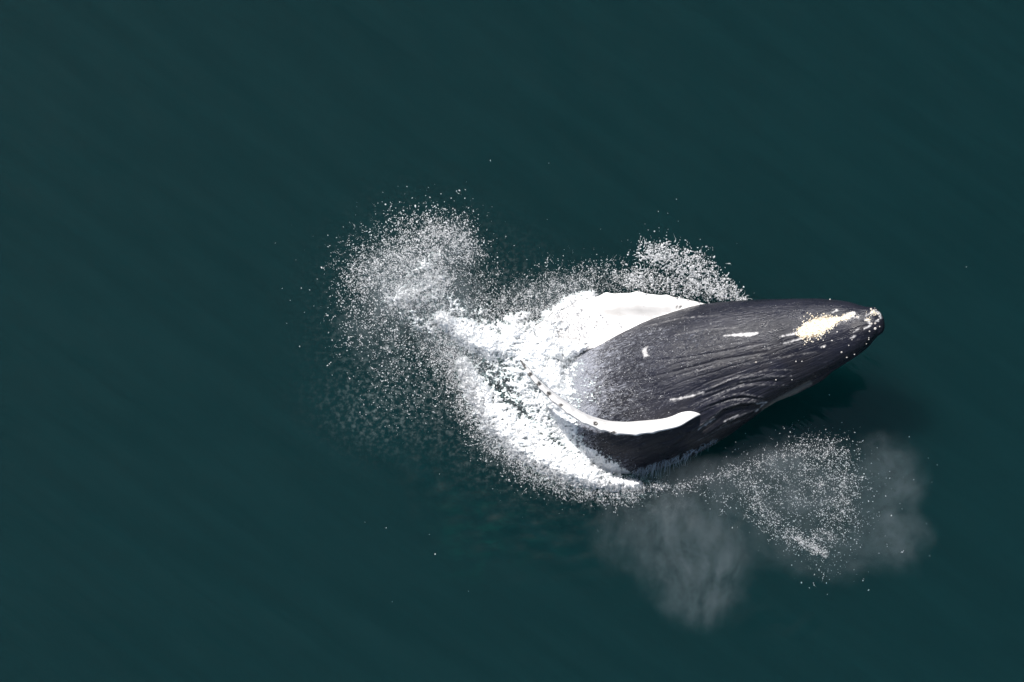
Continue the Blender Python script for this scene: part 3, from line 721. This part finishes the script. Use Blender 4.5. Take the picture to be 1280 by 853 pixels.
# plume of spray thrown backwards past the flipper tip
PLUME = [([(522, 358, 70)], 0.45, 1.0), ([(470, 345, 42), (520, 320, 48), (560, 300, 34)], 0.8, 0.8), ([(540, 290, 24), (585, 315, 20)], 0.85, 0.8),
         ([(450, 375, 26), (470, 400, 50), (500, 440, 44)], 0.18, 1.0), ([(500, 372, 26), (545, 350, 30)], 1.7, 1.0), ([(545, 320, 16), (560, 345, 18)], 1.2, 0.9), ([(540, 390, 40), (560, 440, 40), (585, 470, 26)], 0.75, 0.9), ([(600, 350, 22), (595, 390, 26)], 0.40, 0.9), ([(550, 500, 30), (500, 480, 40)], 0.10, 1.0)]
spray('spray', PLUME, 36000, (0.18, 0.92), 'rounded plume of fine white droplets thrown back behind the flipper tip', (0.05, 1.9), clump=1.25, scale=0.15, seed=3, stray=0.06)
spray('spray', [(c[0], c[1], c[2]) for c in PLUME[1:4]] + [([(430, 350, 14), (440, 400, 16), (430, 430, 10)], 0.25, 1.0), ([(490, 280, 14), (540, 268, 12), (590, 300, 12)], 0.5, 1.0)], 2200, (0.5, 1.1), 'larger loose droplets round the outer rim of the thrown plume', (0.3, 1.9), 'ico', 1.0, 0.16, 12, stray=0.3, single=0.8)
# spray round the foam on the side of the flat flipper
UPPER = [([(612, 392, 18), (650, 375, 24), (690, 362, 26), (740, 352, 22), (800, 352, 18)], 0.7, 0.9), ([(640, 400, 20), (690, 385, 20), (720, 368, 14)], 1.0, 0.9), ([(680, 350, 14), (760, 340, 16)], 0.4, 0.9)]
spray('spray', UPPER, 12000, (0.20, 0.85), 'fine spray along the outer edge of the flat white flipper', (0.05, 0.9), clump=1.1, scale=0.15, seed=21, over=0, stray=0.06)
CREST = [([(806, 316, 12), (835, 322, 17), (865, 338, 22), (890, 354, 18), (912, 366, 12), (928, 373, 6)], 1.0, 0.7), ([(790, 350, 14), (830, 352, 20), (870, 362, 18)], 0.75, 0.9), ([(870, 360, 14), (905, 368, 10)], 1.3, 0.8)]
spray('spray', CREST, 7000, (0.34, 1.3), 'bright arc of coarse droplets rising beside the shoulder of the whale', (0.3, 1.5), 'ico', 1.3, 0.24, 33, over=0, elong=1.7, stray=0.03)
# torn fringe of the foam on its outer side
FRINGE = [([(562, 440, 16), (572, 480, 18), (592, 525, 18), (625, 560, 17), (665, 590, 16), (705, 608, 14), (745, 618, 11), (790, 622, 9)], 0.9, 0.8), ([(572, 450, 14), (590, 500, 12), (620, 545, 12), (660, 578, 10), (720, 602, 9), (790, 614, 8), (830, 606, 8)], 1.3, 0.9)]
spray('spray', FRINGE, 15000, (0.20, 1.0), 'torn fringe of white droplets along the outer edge of the foam band', (0.05, 0.8), 'octa', 1.15, 0.17, 45, over=0.1, stray=0.05)
INNER = [(c[0], c[1], 0.9) for c in FOAM[:5]] + [([(600, 440, 22), (630, 470, 24), (665, 505, 24), (700, 535, 22)], 0.55, 0.9), ([(600, 450, 20), (640, 490, 18)], 0.4, 0.9), ([(700, 450, 26), (702, 490, 28), (700, 520, 22)], 0.55, 0.9)]
spray('spray', INNER, 18000, (0.28, 0.95), 'dense white droplets flying above the churned foam round the body', (0.15, 0.8), 'octa', 0.7, 0.13, 57, over=0.35)
SKIN = [([(705, 440, 28), (708, 480, 34), (715, 515, 30)], 1.6, 1.0), ([(735, 450, 36), (745, 490, 42)], 0.75, 1.0), ([(775, 460, 50), (790, 500, 30)], 0.25, 1.0), ([(715, 550, 20), (745, 578, 20), (785, 592, 14)], 1.0, 1.0), ([(770, 440, 40), (840, 430, 40), (900, 430, 30)], 0.16, 1.0), ([(800, 480, 40)], 0.14, 1.0), ([(950, 420, 36)], 0.07, 1.0)]
spray('spray', SKIN, 13000, (0.18, 0.6), 'droplets sprayed across the wet dark throat of the whale', (0.1, 0.5), 'octa', 0.8, 0.12, 63, over=0.18)
# droplets flung out beneath the head
LOW = [([(845, 612, 9), (890, 596, 9), (940, 582, 11), (990, 563, 14), (1035, 556, 16)], 0.75, 0.9), ([(1000, 560, 20), (1045, 568, 22), (1058, 600, 22), (1050, 640, 26), (1030, 670, 20)], 1.0, 0.9), ([(930, 600, 20), (945, 630, 18), (975, 660, 16), (1010, 680, 12), (1030, 690, 8)], 0.95, 0.9),
       ([(998, 675, 7), (1030, 691, 6)], 3.4, 0.8), ([(940, 595, 30), (990, 610, 44), (1040, 610, 44)], 0.45, 1.0), ([(1020, 590, 30), (1035, 630, 30)], 0.7, 1.0), ([(1075, 590, 20), (1085, 640, 18), (1060, 680, 18)], 0.10, 1.0), ([(1030, 700, 30)], 0.12, 1.0), ([(905, 620, 16), (880, 612, 12)], 0.25, 1.0)]
spray('spray', LOW, 11000, (0.20, 0.82), 'scattered ring of droplets flung out beneath the head over pale mist', (0.4, 1.4), 'octa', 0.8, 0.10, 71, over=0, stray=0.06, single=0.65)
spray('spray', [([(700, 480, 330)], 0.06, 1.0), ([(1050, 640, 110)], 0.5, 1.0), ([(820, 310, 80)], 0.35, 1.0), ([(500, 380, 120)], 0.5, 1.0), ([(690, 670, 60)], 0.12, 1.0)], 170, (0.3, 0.75), 'stray single droplets scattered widely over the dark sea', (0.1, 1.5), 'ico', 0.3, 0.1, 83, over=0, single=0.95)

# water streaming off the lower flank
rm, nt, out = material('running_water')
p = N(nt, 'ShaderNodeBsdfPrincipled'); p.inputs['Base Color'].default_value = (0.42, 0.50, 0.56, 1); p.inputs['Roughness'].default_value = 0.25
p.inputs['IOR'].default_value = 1.33; p.inputs['Alpha'].default_value = 0.6
nt.links.new(p.outputs[0], out.inputs['Surface'])
vs = []; fs = []
for k in range(230):
    u_ = random.random(); px_ = 792 + 105 * u_ ** 1.2; py_ = np.interp(px_, [790, 845, 883, 915], [594, 577, 559, 540]) + random.uniform(-7, 0)
    h_ = hit(px_, py_)
    if h_[0] is None: continue
    p0 = np.array(h_[0]) + np.array(h_[1]) * 0.01
    ln = (0.08 + 0.75 * random.random() ** 2.2) * (1.15 - u_); dirv = np.array([random.uniform(-.25, .02), -0.55, -0.55]); r0 = random.uniform(0.003, 0.010)
    base = len(vs); ns = 6; wig = random.uniform(-.06, .06)
    for j in range(ns):
        t_ = j / (ns - 1); c_ = p0 + dirv * ln * t_ + np.array([wig * math.sin(t_ * 3), 0, -0.25 * ln * t_ * t_]); rr2 = r0 * (1 - 0.8 * t_)
        for a1 in range(4): vs.append(c_ + rr2 * np.array([math.cos(a1 * math.pi / 2), 0.4 * math.sin(a1 * math.pi / 2), math.sin(a1 * math.pi / 2)]))
    for j in range(ns - 1):
        for a1 in range(4):
            i0 = base + j * 4 + a1; i1 = base + j * 4 + (a1 + 1) % 4; fs.append((i0, i1, i1 + 4, i0 + 4))
runoff = tag(link('water_runoff', mesh_np('water_runoff', np.array(vs), np.array(fs), rm, True)), 'bluish threads of water streaming off the lower flank of the whale', 'water', 'stuff')

# ================================================================== MIST
def mist(name, label, lobes, dens, seed, streak=(1, 1, 1)):
    """lobes: (px,py,z, rx,ry,rz metres, weight)"""
    cs = np.array([at(l[0], l[1], l[2]) for l in lobes]); rs = np.array([l[3:6] for l in lobes])
    lo = (cs - rs).min(0) - 0.55; hi = (cs + rs).max(0) + 0.55; lo[2] = max(lo[2], 0.08)
    mm, nt, out = material(name + '_air')
    geo = N(nt, 'ShaderNodeNewGeometry'); P = geo.outputs['Position']
    wn = nt.nodes.new('ShaderNodeTexNoise'); wn.inputs['Scale'].default_value = 0.9; wn.inputs['Detail'].default_value = 3.0
    nt.links.new(mapping(nt, P, loc=(seed, 0, 0)), wn.inputs['Vector'])
    vm = nt.nodes.new('ShaderNodeVectorMath'); vm.operation = 'MULTIPLY_ADD'; nt.links.new(wn.outputs['Color'], vm.inputs[0]); vm.inputs[1].default_value = (0.9, 0.9, 0.5)
    v2 = nt.nodes.new('ShaderNodeVectorMath'); v2.operation = 'ADD'; nt.links.new(P, v2.inputs[0]); v2.inputs[1].default_value = (-0.45, -0.45, -0.25); nt.links.new(v2.outputs[0], vm.inputs[2])
    Pw = vm.outputs[0]; tot = None
    for c_, r_, l in zip(cs, rs, lobes):
        mp = nt.nodes.new('ShaderNodeVectorMath'); mp.operation = 'SUBTRACT'; nt.links.new(Pw, mp.inputs[0]); mp.inputs[1].default_value = tuple(c_)
        dv = nt.nodes.new('ShaderNodeVectorMath'); dv.operation = 'DIVIDE'; nt.links.new(mp.outputs[0], dv.inputs[0]); dv.inputs[1].default_value = tuple(r_)
        ln = nt.nodes.new('ShaderNodeVectorMath'); ln.operation = 'LENGTH'; nt.links.new(dv.outputs[0], ln.inputs[0])
        g = maprange(nt, ln.outputs['Value'], 1.0, 0.5, 0.0, l[6])
        tot = g if tot is None else math_n(nt, 'MAXIMUM', tot, g)
    n1 = noise_n(nt, mapping(nt, Pw, loc=(seed * 2, 3, 0), scale=streak), 2.0, 7, 0.74)
    de = math_n(nt, 'MULTIPLY', tot, maprange(nt, n1, 0.34, 0.70, 0.08, 1.0))
    de = math_n(nt, 'MULTIPLY', de, dens)
    pv = nt.nodes.new('ShaderNodeVolumePrincipled'); pv.inputs['Color'].default_value = (0.88, 0.95, 1.0, 1)
    pv.inputs['Anisotropy'].default_value = 0.0
    nt.links.new(de, pv.inputs['Density']); nt.links.new(pv.outputs[0], out.inputs['Volume'])
    # rounded closed hull round the lobes
    b = bmesh.new(); bmesh.ops.create_cube(b, size=1.0)
    for v in b.verts: v.co = Vector([lo[i] + (v.co[i] + .5) * (hi[i] - lo[i]) for i in range(3)])
    bmesh.ops.bevel(b, geom=b.edges[:], offset=0.25, segments=3, affect='EDGES')
    me_ = bpy.data.meshes.new(name); b.to_mesh(me_); b.free(); me_.materials.append(mm)
    return tag(link(name, me_), label, 'mist', 'stuff')
mist('mist', 'grey veil of drifting mist below the flank of the whale', [(880, 600, 0.9, 1.3, 0.7, 0.7, 0.8), (850, 650, 0.9, 1.5, 1.2, 0.7, 0.9), (868, 705, 0.9, 1.45, 1.3, 0.7, 0.9), (880, 745, 0.9, 1.15, 0.85, 0.7, 0.9), (800, 665, 0.8, 1.3, 1.0, 0.6, 0.6), (940, 580, 0.9, 1.4, 0.35, 0.6, 0.6)], 0.20, 4.0, (1.6, 0.8, 1))
mist('mist', 'thin pale mist spreading past the ring of droplets beneath the head', [(1000, 610, 0.9, 1.9, 1.3, 0.8, 0.75), (1105, 610, 0.9, 1.1, 1.4, 0.7, 0.7), (1110, 670, 0.9, 1.1, 0.95, 0.7, 0.85), (1050, 685, 0.9, 1.6, 0.9, 0.7, 0.6), (975, 660, 0.9, 1.4, 1.0, 0.6, 0.6), (935, 620, 0.9, 1.0, 0.8, 0.6, 0.55), (1100, 560, 0.9, 0.7, 0.6, 0.6, 0.5)], 0.20, 9.0, (1, 1, 1))

mist('mist', 'soft white haze of fine spray hanging in the plume behind the flipper tip', [(520, 360, 0.8, 1.5, 1.3, 0.7, 0.9), (480, 400, 0.7, 1.2, 1.2, 0.6, 0.4), (560, 400, 0.7, 1.0, 1.0, 0.6, 0.8), (560, 320, 0.8, 0.9, 0.8, 0.6, 0.6)], 0.30, 15.0, (1, 1, 1))
mist('mist', 'soft white haze of fine spray over the churned foam beside the body', [(620, 440, 0.7, 1.3, 0.9, 0.6, 0.8), (680, 470, 0.9, 1.0, 1.3, 0.8, 1.0), (640, 540, 0.6, 1.1, 0.9, 0.5, 0.7), (730, 590, 0.6, 1.0, 0.45, 0.5, 0.6), (700, 370, 0.6, 1.4, 0.5, 0.5, 0.5)], 0.30, 22.0, (1, 1, 1))
